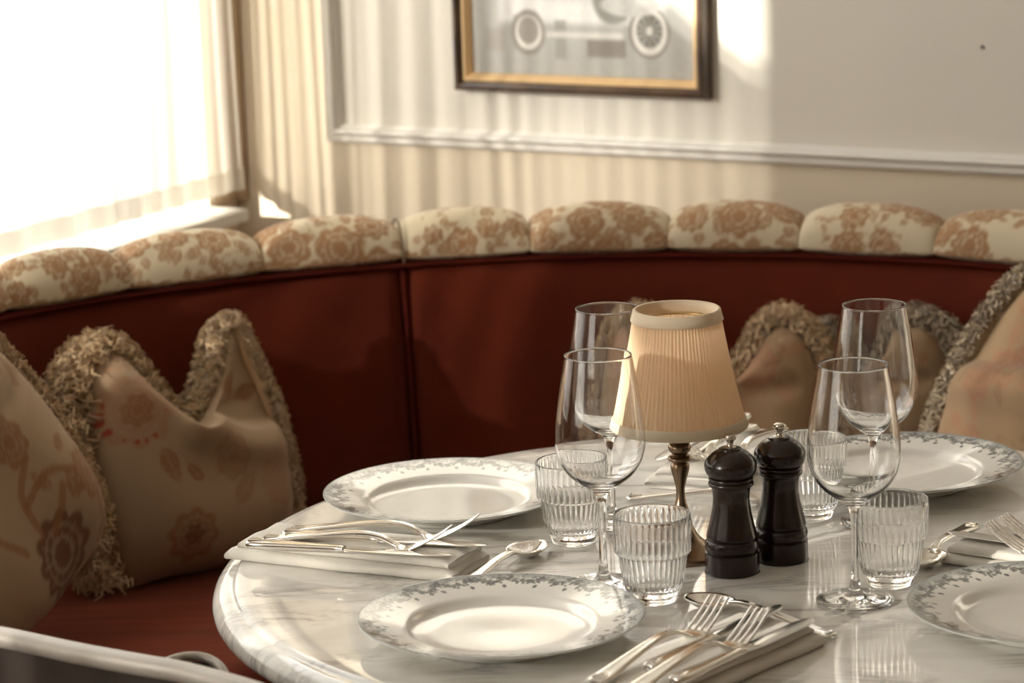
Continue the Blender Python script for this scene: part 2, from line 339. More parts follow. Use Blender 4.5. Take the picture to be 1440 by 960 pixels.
# ------------------------------------------------------------------ pattern painting (flat print on cloth)
def flower(U, Vv, cx, cy, r, n, ph=0, detail=True):
    dx, dy = U-cx, Vv-cy; rho = np.hypot(dx, dy)/r; th = np.arctan2(dy, dx)+ph
    edge = .80+.20*np.abs(np.cos(n*th/2)); m = 1-sstep(edge-.07, edge+.03, rho)
    if detail:
        m = m*(1-.55*(np.abs(rho-.36) < .06))*(1-.45*((np.abs(rho-.62) < .05)))*(1-.5*((rho > .40) & (rho < .78) & (np.abs(np.sin(n*th/2)) < .16)))
    return m
def leaf(U, Vv, cx, cy, l, wd, ang, rib=True):
    c, s = math.cos(ang), math.sin(ang); x = ((U-cx)*c+(Vv-cy)*s)/l; y = (-(U-cx)*s+(Vv-cy)*c)/wd
    h = np.where((x > 0) & (x < 1), np.sin(PI*np.clip(x, 0, 1)**.8), 0)*.5
    m = sstep(0, .09, h-np.abs(y))
    if rib: m = m*(1-.5*(np.abs(y) < .06))*(1-.35*((np.abs(((x*6+np.abs(y)*2.5) % 1)-.5) < .1) & (np.abs(y) > .1)))
    return m
def stem(U, Vv, pts, wd):
    P = spline(pts, 10); m = np.zeros_like(U)
    d = np.full(U.shape, 9.)
    for p in P: d = np.minimum(d, np.hypot(U-p[0], Vv-p[1]))
    return 1-sstep(wd*.7, wd*1.1, d)
def floral(U, Vv, seed, n_big=3, span=(-.1, .1, 0, .14), size=.03):
    r = np.random.default_rng(seed); m = np.zeros_like(U); x0, x1, y0, y1 = span; fl = []
    for k in range(n_big):
        for _ in range(30):
            cx, cy = r.uniform(x0, x1), r.uniform(y0, y1)
            if all(math.hypot(cx-a, cy-b) > size*1.7 for a, b in fl): break
        fl.append((cx, cy)); rr = size*r.uniform(.75, 1.25); nn = int(r.integers(6, 11))
        m = np.maximum(m, flower(U, Vv, cx, cy, rr, nn, r.uniform(0, 6)))
        for q in range(int(r.integers(4, 8))):
            a = r.uniform(0, 2*PI); m = np.maximum(m, .85*leaf(U, Vv, cx+math.cos(a)*rr*1.02, cy+math.sin(a)*rr*1.02, size*r.uniform(.7, 1.3), size*r.uniform(.45, .75), a+r.uniform(-.5, .5)))
        a = r.uniform(0, 2*PI); e = (cx+math.cos(a)*size*3, cy+math.sin(a)*size*3)
        m = np.maximum(m, .8*stem(U, Vv, [(cx, cy), (cx+math.cos(a+.6)*size*1.6, cy+math.sin(a+.6)*size*1.6), e], size*.07))
        for q in range(5):
            tq = r.uniform(.4, 1); m = np.maximum(m, .75*leaf(U, Vv, cx+(e[0]-cx)*tq, cy+(e[1]-cy)*tq, size*.6, size*.35, a+r.uniform(-1.6, 1.6)))
    return m

# ------------------------------------------------------------------ banquette
BC = np.array([.079, 3.28]); TH0, TH1 = -61., 38.
def bpt(th, R):
    """plan point of the banquette curve: an arc in the corner, straight beyond"""
    tc_ = min(max(th, TH0), TH1); a = math.radians(tc_); p = BC+R*np.array([math.sin(a), math.cos(a)])
    return p + np.array([math.cos(a), -math.sin(a)])*math.radians(th-tc_)*1.068
def sweep(ths, prof, flip=False):
    V = np.array([[(*bpt(th, R), T+z) for R, z in prof] for th in ths]).reshape(-1, 3); return V, grid(len(ths), len(prof), flip=flip)
BL, BR = -74., 59.
banq = empty('banquette', (BC[0], BC[1]+.9, 0)); banq_inv = Matrix.Translation((-BC[0], -BC[1]-.9, 0))
tag(banq, 'curved rust velvet corner banquette with floral printed bolster along its back', 'banquette')
def bpart(name, V, F, m, **kw):
    V = np.asarray(V, float)-np.array([BC[0], BC[1]+.9, 0]); return mesh_np(name, V, F, m, banq, **kw)
SEATZ = -.275
# seat pad with a rounded nose
sp = [(1.02, SEATZ-.03), (1.015, SEATZ)] + [(R, SEATZ+.006*math.sin((1.0-R)/.46*PI)) for R in np.linspace(1.0, .56, 14)] + [(.545, SEATZ-.004), (.533, SEATZ-.018), (.528, SEATZ-.045), (.53, SEATZ-.085), (.545, SEATZ-.11), (1.02, SEATZ-.11)]
V, F = sweep(np.linspace(BL, BR, 90), sp); n_ = len(sp); bpart('seat', V, [tuple(f) for f in F]+[tuple(range(n_)), tuple(range(90*n_-1, 89*n_-1, -1))], M['velvet_seat'])
V, F = sweep(np.linspace(BL, BR, 70), [(1.10, SEATZ-.11), (.57, SEATZ-.11), (.57, -T+.0), (1.10, -T+.0)]); bpart('base', V, [tuple(f) for f in F]+[(0, 1, 2, 3), (279, 278, 277, 276)], M['velvet'])
def back_panel(a0, a1, seam0=True, seam1=True):
    n = int(abs(a1-a0)*1.4)+8; u = np.linspace(0, 1, n); ths = a0+(a1-a0)*u
    Vs = []
    for th in ths:
        e = min((th-a0), (a1-th)); k = math.sqrt(max(0, min(1, e/1.4))); k = .25+.75*k
        row = []
        for v in np.linspace(0, 1, 26):
            z = SEATZ-.02+(.088-SEATZ+.02)*v; R = 1.092-.062*(1-v)-.0
            row.append((*bpt(th, R - k*.030*(1-abs(2*v-1)**6)**.5*(1) ), T+z))
        Vs.append(row)
    V = np.array(Vs).reshape(-1, 3); bpart('back_panel', V, grid(n, 26, flip=False), M['velvet'])
SEAM = -12.3
back_panel(BL, SEAM-.05); back_panel(SEAM+.05, BR)
V, F = sweep(np.linspace(BL, BR, 70), [(1.10, -T), (1.10, .09), (1.165, .09), (1.165, -T)]); bpart('back_board', V, [tuple(f) for f in F]+[(0, 1, 2, 3), (279, 278, 277, 276)], M['velvet'])
# cord under the bolster, and cord down the seam
P = np.array([(*bpt(th, 1.066), T+.079) for th in np.linspace(BL, BR, 120)]); V, F = tube(P, .004, 8); bpart('piping', V, F, M['cord'])
P = np.array([(*bpt(SEAM, 1.088-.062*(1-v)-.012), T+SEATZ+(.08-SEATZ)*v) for v in np.linspace(0, 1, 20)]); V, F = tube(P, .0045, 8); bpart('piping', V, F, M['cord'])
# bolster channels
bounds = [-74, -64.2, -54, -43.6, -33.7, -23.0, SEAM, -2.6, 7.8, 17.7, 28.1, 38.3, 48.6, 59]
NU, NV = 72, 56
for k in range(len(bounds)-1):
    a0, a1 = bounds[k], bounds[k+1]; U = np.linspace(-1, 1, NU); PH = np.linspace(math.radians(-52), math.radians(205), NV)
    rows = []
    for u in U:
        f = (1-abs(u)**2.3)**.5 if abs(u) < 1 else 0.; f = .47+.53*f
        th = a0+(a1-a0)*(u+1)/2
        rows.append([(*bpt(th, 1.112-(.050*(.75+.25*f))*math.cos(p)), T+.092+(.056*f+.002)*math.sin(p)*(1 if p < PI and p > 0 else .25)) for p in PH])
    V = np.array(rows).reshape(-1, 3)
    UU = (np.repeat(U, NV)*.092); VV = np.tile(PH*.052, NU)
    m = floral(UU, VV, 100+k*7, 10+2*(k % 2), (-.09, .09, -.03, .14), .021+.004*(k % 3))
    fine = .5+.5*np.sin(UU*900)*np.sin(VV*800)
    c0, c1 = np.array(srgb(206, 193, 166)), np.array(srgb(156, 116, 80)); m = np.clip(m*(.85+.2*fine), 0, 1)[:, None]
    bpart('bolster_channel', V, grid(NU, NV, flip=False), M['uphol'], col=c0*(1-m)+c1*m)
P = np.array([(*bpt(SEAM, 1.112-.0475*math.cos(p)), T+.092+.046*math.sin(p)) for p in np.linspace(-.3, PI, 24)]); V, F = tube(P, .0016, 8); bpart('piping', V, F, M['seam_tape'])

# ------------------------------------------------------------------ cushions
def cushion(label, th, R, W, H, lean, roll=0, yaw=0, chop=.36, thick=.075, seed=1, paint=None, fringe='fringe_tan', ear=.68, lift=0, lipk=1.0, skew=0, lf_fr=1.0, esk=0, fold=0, rt_fr=1.0):
    root_p = bpt(th, R); root = empty('cushion', (root_p[0], root_p[1], T+SEATZ+.004+lift))
    tag(root, label, 'cushion', 'fringed cushions on the banquette')
    n = 96
    hw = W/2
    top = spline([(-ear+esk, 1.0), (-ear*.80+esk, .965), (-ear*.45+esk, 1-.62*chop), (skew*.1+esk, 1-chop), (ear*.45+esk, 1-.62*chop), (ear*.80+esk, .965), (ear+esk, 1.0)], 20)
    right = spline([(.84, .0), (.97, .2), (1.0, .42), (.95, .68), (.83, .9), (ear+esk, 1.0)], 20)
    left = spline([(-.84, .0), (-.97, .2), (-1.0, .42), (-.95, .68), (-.83, .9), (-ear+esk, 1.0)], 20); bot = spline([(-.84, 0), (-.4, .012), (0, .0), (.4, .012), (.84, 0)], 20)
    def res(P, k):
        s = np.r_[0, np.cumsum(np.linalg.norm(np.diff(P, axis=0), axis=1))]; q = np.linspace(0, s[-1], k); return np.c_[np.interp(q, s, P[:, 0]), np.interp(q, s, P[:, 1])]
    tp, rt_, lf, bt = res(top, n), res(right, n), res(left, n), res(bot, n)
    u = np.linspace(0, 1, n)[:, None, None]; v = np.linspace(0, 1, n)[None, :, None]
    C = (1-v)*bt[:, None]+v*tp[:, None]+(1-u)*lf[None]+u*rt_[None]-((1-u)*(1-v)*bt[0]+u*(1-v)*bt[-1]+(1-u)*v*tp[0]+u*v*tp[-1])
    X = C[..., 0]*hw; Z = C[..., 1]*H; uu = 2*u[..., 0]-1+0*X; vv = v[..., 0]+0*X
    prof = ((1-np.abs(uu)**2.4)*(1-np.abs(2*vv-1)**2.6)).clip(0)**.5
    r = np.random.default_rng(seed)
    wr = np.zeros_like(X)
    for q in range(7):
        a, fq, p0 = r.uniform(-1, 1), r.uniform(12, 34), r.uniform(0, 6); wr += np.sin(fq*(X*math.cos(a)+Z*math.sin(a))+p0+2.2*np.sin(9*X+p0)*np.cos(7*Z))/fq
    lip = np.exp(-((uu-.1*skew)/.62)**2)*np.exp(-((vv-.84)/.15)**2)
    crease = np.exp(-((Z-H*(.60+.10*uu))/(.012))**2)*sstep(.15, .5, uu)*(1-sstep(.75, .98, uu))
    front_y = -thick*prof*(1+.12*(1-vv)) + wr*.10*prof - .022*lipk*lip + .012*crease*prof
    front_z = Z + .040*lipk*lip*(1-vv)*3.2*.55
    if fold:
        zc = H*(.62-.10*(uu*fold)-.02*np.sin(4*uu)); k = sstep(-.45, -.1, uu*fold)*prof**.5*sstep(0, .2, 1-vv)
        front_y = front_y + .034*k*sstep(-.004, .016, Z-zc) - .020*k*np.exp(-((Z-zc+.022)/.026)**2)
    back_y = thick*.8*prof
    Vf = np.stack([X, front_y, front_z], -1).reshape(-1, 3); Vb = np.stack([X, back_y, Z], -1).reshape(-1, 3)
    lin = np.array(srgb(163, 139, 112))
    U_, V_ = X.ravel(), Z.ravel()
    cf = paint(U_, V_, np.tile(lin, (n*n, 1))) if paint else np.tile(lin, (n*n, 1))
    g = grid(n, n); gb = grid(n, n, flip=True)+n*n
    mt = Matrix.Rotation(-math.radians(th)+yaw, 4, 'Z') @ Matrix.Rotation(-lean, 4, 'X') @ Matrix.Rotation(roll, 4, 'Y')
    A = np.array(mt.to_3x3())
    # lowest point stays on the seat
    body = np.concatenate([Vf, Vb]) @ A.T; body[:, 2] -= body[:, 2].min(); off = (np.concatenate([Vf, Vb]) @ A.T)[:, 2].min()
    mesh_np('cover', body, np.concatenate([g, gb]), M['linen'], root, col=np.concatenate([cf, cf]))
    # fringe: left, top and right seams
    seam = np.concatenate([lf[8:], tp[1:], rt_[::-1][1:-8]])*np.array([hw, H]); nS = len(seam)
    tg = np.gradient(seam, axis=0); tg /= np.linalg.norm(tg, axis=1)[:, None]; no = np.c_[-tg[:, 1], tg[:, 0]]
    L = np.r_[0, np.cumsum(np.linalg.norm(np.diff(seam, axis=0), axis=1))]
    ns = int(L[-1]*8200); q = r.uniform(0, L[-1], ns); sx = np.interp(q, L, seam[:, 0])/hw; scl = 1+(lf_fr-1)*sstep(.35, .75, -sx)+(rt_fr-1)*sstep(.55, .8, sx)
    base = np.c_[np.interp(q, L, seam[:, 0]), r.uniform(-1, 1, ns)*.034*(scl-1).clip(0), np.interp(q, L, seam[:, 1])]
    on = np.c_[np.interp(q, L, no[:, 0]), np.zeros(ns), np.interp(q, L, no[:, 1])]; on /= np.linalg.norm(on, axis=1)[:, None]
    tn = np.cross(on, [0, 1., 0])
    ph = r.uniform(-2.0, 2.0, ns); d = on*np.cos(ph)[:, None]+np.array([0, 1., 0])*np.sin(ph)[:, None]+tn*r.normal(0, .5, ns)[:, None]
    d /= np.linalg.norm(d, axis=1)[:, None]; e1 = np.cross(d, r.normal(size=(ns, 3))); e1 /= np.linalg.norm(e1, axis=1)[:, None]; e2 = np.cross(d, e1)
    Ls = r.uniform(.010, .020, ns)*scl; p0 = r.uniform(0, 6, ns); rings = []
    for t in np.linspace(0, 1, 5):
        c = base+on*.007+d*(.009*scl+Ls*t)[:, None]+.0058*(np.cos(8.5*t+p0)[:, None]*e1+np.sin(8.5*t+p0)[:, None]*e2); c[:, 2] -= .005*t*t
        rr = .0019*(1-.3*t)
        rings.append(np.stack([c+rr*(math.cos(a)*e1+math.sin(a)*e2) for a in (0, 2.09, 4.19)], 1))
    FV = np.stack(rings, 1).reshape(-1, 3)                      # ns,5,3
    b0 = (np.arange(ns)*15)[:, None, None]; i = np.arange(4)[None, :, None]; j = np.arange(3)[None, None, :]
    FQ = np.stack([b0+i*3+j, b0+i*3+(j+1) % 3, b0+(i+1)*3+(j+1) % 3, b0+(i+1)*3+j], -1).reshape(-1, 4)
    tv, tf = tube(np.c_[seam[:, 0]+no[:, 0]*.006, np.zeros(nS), seam[:, 1]+no[:, 1]*.006], .0125, 8, caps=False, upv=(0, 1, 0)); tf = np.array(tf)+len(FV)
    AV = np.concatenate([FV, tv]) @ A.T; AV[:, 2] -= off
    AV[:, 2] = np.maximum(AV[:, 2], .001)
    fr = mesh_np('fringe', AV, np.concatenate([FQ, tf]), M[fringe], root); fr['kind'] = 'stuff'
    return root
def mixc(c, m, col): m = np.clip(m, 0, 1)[:, None]; return c*(1-m)+np.array(col)*m
BROWN, ROSE, RED, DKB = srgb(140, 98, 68), srgb(158, 116, 90), srgb(150, 40, 26), srgb(104, 66, 44)
def paint_c2(U, V, c):
    c = mixc(c, .6*flower(U, V, -.085, .225, .050, 9, .3), ROSE); c = mixc(c, .8*flower(U, V, -.085, .225, .022, 7), BROWN)
    for a, k in ((2.7, .010), (2.95, .014), (3.25, .017), (3.6, .016), (4.1, .008), (4.5, .011), (4.75, .009), (5.1, .010), (5.9, .006)): c = mixc(c, .8*leaf(U, V, -.085+.034*math.cos(a), .225+.034*math.sin(a), k, k*.55, a, False), RED)
    for x, y, l, a in ((-.065, .175, .055, -1.35), (-.03, .205, .04, -.5), (.065, .22, .045, .8), (.09, .215, .05, .25), (.08, .21, .04, 1.6), (-.02, .12, .035, 2.2)): c = mixc(c, .8*leaf(U, V, x, y, l, l*.5, a), BROWN)
    c = mixc(c, .75*flower(U, V, -.045, .055, .036, 8, .2), BROWN); c = mixc(c, .6*flower(U, V, -.045, .055, .015, 6), DKB)
    c = mixc(c, .45*flower(U, V, .03, .14, .03, 7), BROWN); c = mixc(c, .45*flower(U, V, .11, .10, .04, 8), ROSE); c = mixc(c, .5*leaf(U, V, .02, .08, .06, .03, .7), BROWN)
    for k in range(14): c = mixc(c, .5*flower(U, V, -.10+.013*(k % 5)+.004*(k//5), .285+.014*(k//5), .006, 5, 0, False), ROSE)
    c = mixc(c, .3*stem(U, V, [(-.05, .17), (-.01, .12), (.03, .14), (.09, .11)], .002), BROWN)
    return c
def paint_c1(U, V, c):
    for (x, y, r_) in ((.03, .21, .032), (-.08, .25, .035)): c = mixc(c, .85*flower(U, V, x, y, r_, 8, .5), BROWN)
    c = mixc(c, .85*flower(U, V, .115, .115, .036, 9, .2), BROWN); c = mixc(c, .9*flower(U, V, .02, .06, .055, 10, .1), DKB)
    for pts in ([(.0, .10), (.0, .15), (.03, .18)], [(.0, .14), (.05, .155), (.09, .135)], [(.02, .09), (.045, .11), (.06, .13)], [(-.04, .1), (-.08, .16), (-.08, .22)]): c = mixc(c, .8*stem(U, V, pts, .006), BROWN)
    for x, y, l, a in ((.085, .165, .035, .3), (.07, .10, .045, 1.4), (.045, .135, .04, 2.0), (-.03, .17, .05, 2.2), (.155, .13, .06, 1.5), (.15, .06, .055, 1.1), (.09, .03, .05, .6), (.12, .045, .05, 1.9), (.10, .27, .06, 1.9), (.13, .24, .05, 1.7), (.02, .30, .06, .4), (-.05, .32, .06, 2.8)): c = mixc(c, .8*leaf(U, V, x, y, l, l*.5, a), BROWN)
    return c
def paint_faint(seed, k=.55, shift=0):
    def f(U, V, c):
        c = c*(np.array([.74, .70, .66]) if shift else np.array([.86, .82, .76]))
        c = mixc(c, k*floral(U, V, seed, 7, (-.14, .14, .03, .32), .034), ROSE if seed % 2 else BROWN); return mixc(c, .35*floral(U, V, seed+50, 5, (-.14, .14, .03, .32), .03), DKB)
    return f
cushion('linen floral cushion cut off by the left edge of the photo, bold brown flowers', -59.5, .775, .38, .37, math.radians(20), roll=math.radians(-20), seed=3, paint=paint_c1, chop=.25, thick=.085)
cushion('tan linen cushion with faded red rose print and deep V top, left of the table', -34.2, .885, .297, .314, math.radians(15), roll=math.radians(-2), seed=5, paint=paint_c2, chop=.40, ear=.66, skew=-.6, esk=.12, lf_fr=1.5, fold=1, rt_fr=.7)
cushion('cushion with shaggy tan fringe half hidden behind the lampshade', 12.0, .875, .325, .290, math.radians(14), seed=8, paint=paint_faint(31, .75), chop=.40, ear=.62, thick=.07)
cushion('cushion with darker greyish fringe seen through the right-hand wine glasses', 26.8, .945, .26, .258, math.radians(12), roll=math.radians(-11), seed=11, paint=paint_faint(44, .6, 1), fringe='fringe_grey', chop=.30, ear=.5, thick=.055)
cushion('grey fringed cushion slumped behind the far right plate, cut off by the right edge', 43.8, .80, .40, .335, math.radians(17), roll=math.radians(16), seed=14, fold=-1, paint=paint_faint(57, .9), fringe='fringe_grey', chop=.42, ear=.66, thick=.085)

# ------------------------------------------------------------------ picture
pic_c = wp(.640, 0); pw, phh = .428, .34
pic = empty('framed_picture', (pic_c[0], pic_c[1], T+.262), math.atan2(A2[1], A2[0]))
tag(pic, 'vintage car photograph in dark wood frame with gilt slip on the wall', 'picture')
def rect_mould(w0, h0, prof):       # picture local: x along wall, -y out of the wall, z up; prof (inset, depth)
    rings = []
    for cx, cz, sx, sz in ((-w0/2, 0, 1, 1), (w0/2, 0, -1, 1), (w0/2, h0, -1, -1), (-w0/2, h0, 1, -1)):
        rings.append([(cx+sx*a, -d, cz+sz*a) for a, d in prof])
    return np.array(rings).reshape(-1, 3), [tuple(f) for f in grid(4, len(prof), close_u=True)]
V, F = rect_mould(pw, phh, [(0, .002), (0, .022), (.003, .030), (.008, .032), (.013, .027), (.016, .022), (.017, .012)]); mesh_np('frame_moulding', V, F, M['frame'], pic, smooth=False)
V, F = rect_mould(pw-.032, phh-.032, [(0, .010), (0, .023), (.003, .0235), (.009, .015), (.011, .010)]);
V[:, 2] += .016; mesh_np('gilt_slip', V, F, M['gilt'], pic, smooth=False)
gw, gh = pw-.054, phh-.054; nx, nz = 220, 170
gx, gz = np.meshgrid(np.linspace(-gw/2, gw/2, nx), np.linspace(0, gh, nz), indexing='ij'); X, Z = gx.ravel()-.010, gz.ravel()+.006
c = np.tile(np.array(srgb(176, 176, 172)), (nx*nz, 1)); r_ = np.random.default_rng(4)
c = mixc(c, .5*sstep(.075, .0, Z), srgb(150, 148, 142)); c = mixc(c, sstep(.13, .2, Z), srgb(205, 205, 203))
def ell(cx, cz, rx, rz, s=.12): d = np.hypot((X-cx)/rx, (Z-cz)/rz); return 1-sstep(1-s, 1+s, d)
def rct(x0, x1, z0, z1, s=.004): return sstep(x0-s, x0+s, X)*(1-sstep(x1-s, x1+s, X))*sstep(z0-s, z0+s, Z)*(1-sstep(z1-s, z1+s, Z))
c = mixc(c, .5*rct(-.175, -.14, .04, .075), srgb(150, 140, 128)); c = mixc(c, rct(-.15, .13, .085, .16, .008), srgb(228, 228, 226))          # pale body
c = mixc(c, ell(-.03, .165, .13, .05), srgb(214, 214, 212)); c = mixc(c, .9*ell(.045, .125, .035, .04), srgb(128, 126, 120))
c = mixc(c, .9*rct(-.125, -.085, .045, .095), srgb(140, 134, 124)); c = mixc(c, .8*rct(-.055, -.035, .03, .09), srgb(140, 138, 132)); c = mixc(c, .9*rct(.0, .065, .035, .062), srgb(126, 118, 110))
c = mixc(c, ell(-.10, .082, .011, .008), srgb(240, 240, 238)); c = mixc(c, .8*rct(-.12, .06, .064, .072), srgb(220, 218, 212))
c = mixc(c, ell(-.10, .07, .03, .035), srgb(140, 134, 126)); c = mixc(c, ell(-.10, .07, .022, .026), srgb(222, 220, 214)); c = mixc(c, ell(-.10, .073, .018, .021), srgb(150, 144, 136))
c = mixc(c, ell(.105, .075, .034, .039), srgb(120, 112, 104)); c = mixc(c, ell(.105, .075, .029, .034), srgb(226, 224, 218)); c = mixc(c, ell(.105, .077, .022, .026), srgb(122, 120, 114))
for a in np.linspace(0, PI, 7)[:-1]:
    dd = np.abs((X-.105)*math.sin(a)-(Z-.077)*math.cos(a)); c = mixc(c, .6*(dd < .0014)*ell(.105, .077, .021, .025), srgb(190, 188, 182))
c = mixc(c, ell(.105, .077, .005, .006), srgb(226, 224, 218)); c = mixc(c, .9*ell(.075, .115, .05, .018), srgb(206, 206, 202)); c = mixc(c, .7*rct(.14, .19, .03, .12, .02)*sstep(.2, .13, X+Z*.4), srgb(150, 150, 146))
c *= (1+.05*r_.normal(size=(nx*nz, 1)))
mesh_np('print', np.c_[gx.ravel(), np.full(nx*nz, -.009), gz.ravel()+.027], grid(nx, nz), M['print'], pic, col=np.clip(c, 0, 1))
V, F = box(-pw/2+.006, pw/2-.006, -.008, -.001, .006, phh-.006); mesh_np('backing_board', V, F, M['iron'], pic, smooth=False)
# small nail hole left in the plaster
hp = wp(CORNER @ A2*0 + (np.array([.68, 4.413])-CORNER) @ A2, .0022)
V, F = tube([(hp[0], hp[1], T+.35), (hp[0]-N2[0]*.002, hp[1]-N2[1]*.002, T+.35)], .0024, 10); mesh_np('nail_hole', V, F, M['iron'], wall_back)

# ------------------------------------------------------------------ table
TC = (.2366, 3.0741); TR_ = .5486
table = empty('table', (TC[0], TC[1], 0)); tag(table, 'round white marble topped restaurant table with moulded edge', 'table')
pr = [(0, 0)]+[(r, 0) for r in np.linspace(.05, .522, 12)]+[(.5245, -.0005), (.5262, -.0022), (.5275, -.0038), (.5292, -.0042), (.5335, -.0042), (.539, -.0058), (.5435, -.0088), (.5468, -.0135), (.5484, -.0185), (.5486, -.0225), (.5478, -.0265), (.5455, -.0295), (.541, -.0315), (.534, -.0325), (.50, -.0325), (.2, -.0325), (0, -.0325)]
V, F = lathe(pr, 256, flip=True); V[:, 2] += T; mesh_np('marble_top', V, F, M['marble'], table)
V, F = lathe([(.0, T-.034), (.16, T-.034), (.16, T-.046), (.05, T-.06), (.032, T-.1), (.03, .2), (.036, .1), (.06, .05), (.06, .03), (0, .03)], 40, flip=True); mesh_np('pedestal', V, F, M['iron'], table)
V, F = lathe([(0, .034), (.08, .034), (.22, .018), (.235, .01), (.235, 0), (0, 0)], 48, flip=True); mesh_np('foot', V, F, M['iron'], table)

# ------------------------------------------------------------------ plates
def plate_mesh():
    prof = [(0, .0068), (.03, .0066), (.06, .0066), (.078, .0070), (.083, .0082), (.0865, .0105), (.0885, .0128), (.0905, .0142), (.094, .0153)]
    rim = [(r, .0153+(r-.094)*.205) for r in np.linspace(.0952, .1332, 34)]
    prof += rim + [(.1343, .0238), (.1350, .0234), (.1350, .0226), (.1340, .0217), (.128, .0192), (.11, .0145), (.094, .0100), (.086, .0062), (.0815, .0045)]
    seg = 900; V, F = lathe(prof, seg, flip=True); R = np.hypot(V[:, 0], V[:, 1]); TH = np.arctan2(V[:, 1], V[:, 0]); k = np.arange(len(V)) % len(prof); topside = k < 9+34+2
    col = np.tile(np.array((.80, .785, .745)), (len(V), 1)); r = np.random.default_rng(12)
    sel = np.where(topside & (R > .093))[0]; th, rr = TH[sel], R[sel]
    mo = .5+.5*np.sin(th*37+3*np.sin(th*11))*np.sin(rr*900+th*23); m0 = np.zeros(len(sel)); mask = np.zeros(len(sel))
    wash = sstep(.119, .1315, rr+.002*np.sin(th*26)+.0012*np.sin(th*71))*.72
    rep = 22
    def put(tc, rc, ang, l, wd, a):
        nonlocal mask
        dt = (th-tc+PI) % (2*PI)-PI; near = np.abs(dt) < .12
        U = dt[near]*.12; Vv = rr[near]-rc; mm = a*leaf(U, Vv, 0, 0, l, wd, ang, False); mask[near] = np.maximum(mask[near], mm)
    for i in range(rep):
        t0 = 2*PI*i/rep
        for q in range(12):
            s = q/12; tc = t0+s*2*PI/rep; rc = .1205+.0045*math.sin(2*PI*s)+r.normal(0, .0016); big = (q % 3 == 0)
            for z in range(4 if big else 2):
                put(tc+r.normal(0, .004), rc+r.normal(0, .001), r.uniform(0, 2*PI), r.uniform(.0045, .0078), r.uniform(.0032, .0052), r.uniform(.7, 1))
            put(tc, .126+r.normal(0, .003), r.uniform(0, 2*PI), .004, .003, .6)
        tc = t0+.35*2*PI/rep; put(tc, .1115, r.uniform(-.6, .6)-1.57, 0.0072, .0052, 1); put(tc+.02, .1135, 1.2, .005, .0036, .9); put(tc+.012, .1095, 2.5, .0035, .003, .8)
    vine = np.exp(-((rr-(.1205+.0045*np.sin(th*rep)))/.0008)**2)*.6
    mask = np.maximum(mask, vine)
    c = col[sel]; c = mixc(c, wash, srgb(116, 122, 124)); c = mixc(c, .9*mask, srgb(58, 60, 62)); c = mixc(c, .55*sstep(.1322, .1332, rr), srgb(120, 128, 132)); col[sel] = c
    return V, F, col
V, F, c = plate_mesh(); glaze = (.80, .785, .745)
plates = [(-.0187, 2.8224, .3, 'grey ivy-bordered porcelain plate nearest the camera, front left of the table'), (-.0755, 3.2933, 1.4, 'grey ivy-bordered porcelain plate at the back left, behind the cutlery on the napkin'),
          (.4242, 3.3495, 2.1, 'grey ivy-bordered porcelain plate at the back right, in front of the cushions'), (.4966, 2.8073, 4.0, 'grey ivy-bordered porcelain plate cut off by the right edge of the photo')]
PL = None
for x, y, rz, lab in plates:
    if PL is None:
        o = mesh_np('dinner_plate', V, F, M['porcelain'], col=c)
        V2, F2 = lathe([(.0815, .0045), (.0795, .002), (.0785, 0), (.0755, 0), (.0745, .003), (.04, .004), (0, .004)], 120, flip=True); mesh_np('foot_ring', V2, F2, M['porcelain'], o, col=np.tile(np.array(glaze), (len(V2), 1))); PL = o
    else: o = copy_tree(PL)
    o.location = (x, y, T+.0005); o.rotation_euler = (0, 0, rz); tag(o, lab, 'plate', 'dinner plates on the marble table')

# ------------------------------------------------------------------ napkins
def slab(L, W, z0, z1, seed, sag=.0012, rounded=True):
    """folded cloth layer: rounded long sides, softly uneven top"""
    r = np.random.default_rng(seed); nx_ = 40; h = z1-z0; ring = []
    for x in np.linspace(0, L, nx_):
        e = min(x, L-x); k = min(1, (e/.006))**.5 if e < .006 else 1; hh = h*(.55+.45*k)
        wob = .0014*math.sin(x*31+seed)+.0009*math.sin(x*67+2*seed); zt = z0+hh+sag*math.sin(x*23+seed)
        pts = []
        for a in np.linspace(-PI/2, PI/2, 7): pts.append((x, W/2-h*.5+h*.5*math.cos(a)+wob, (z0+zt)/2+(zt-z0)/2*math.sin(a)))
        for q in np.linspace(W/2-h*.5, -W/2+h*.5, 12)[1:-1]: pts.append((x, q, zt+.0009*math.sin(q*110+x*25+seed)))
        for a in np.linspace(PI/2, 3*PI/2, 7): pts.append((x, -W/2+h*.5+h*.5*math.cos(a)+wob*.7, (z0+zt)/2+(zt-z0)/2*math.sin(a)))
        for q in np.linspace(-W/2+h*.5, W/2-h*.5, 6)[1:-1]: pts.append((x, q, z0))
        ring.append(np.array(pts)[::-1])
    return loft(ring)
def napkin(x, y, ang, L, W, label, seed):
    o = empty('napkin', (x, y, T+.0005), ang); tag(o, label, 'napkin', 'folded napkins on the table')
    V, F = slab(L, W+.006, 0, .0115, seed); mesh_np('lower_fold', V, F, M['napkin'], o)
    V, F = slab(L-.018, W-.006, .0117, .0205, seed+2); V[:, 0] += .012; V[:, 1] += .003; mesh_np('upper_fold', V, F, M['napkin'], o)
    return o
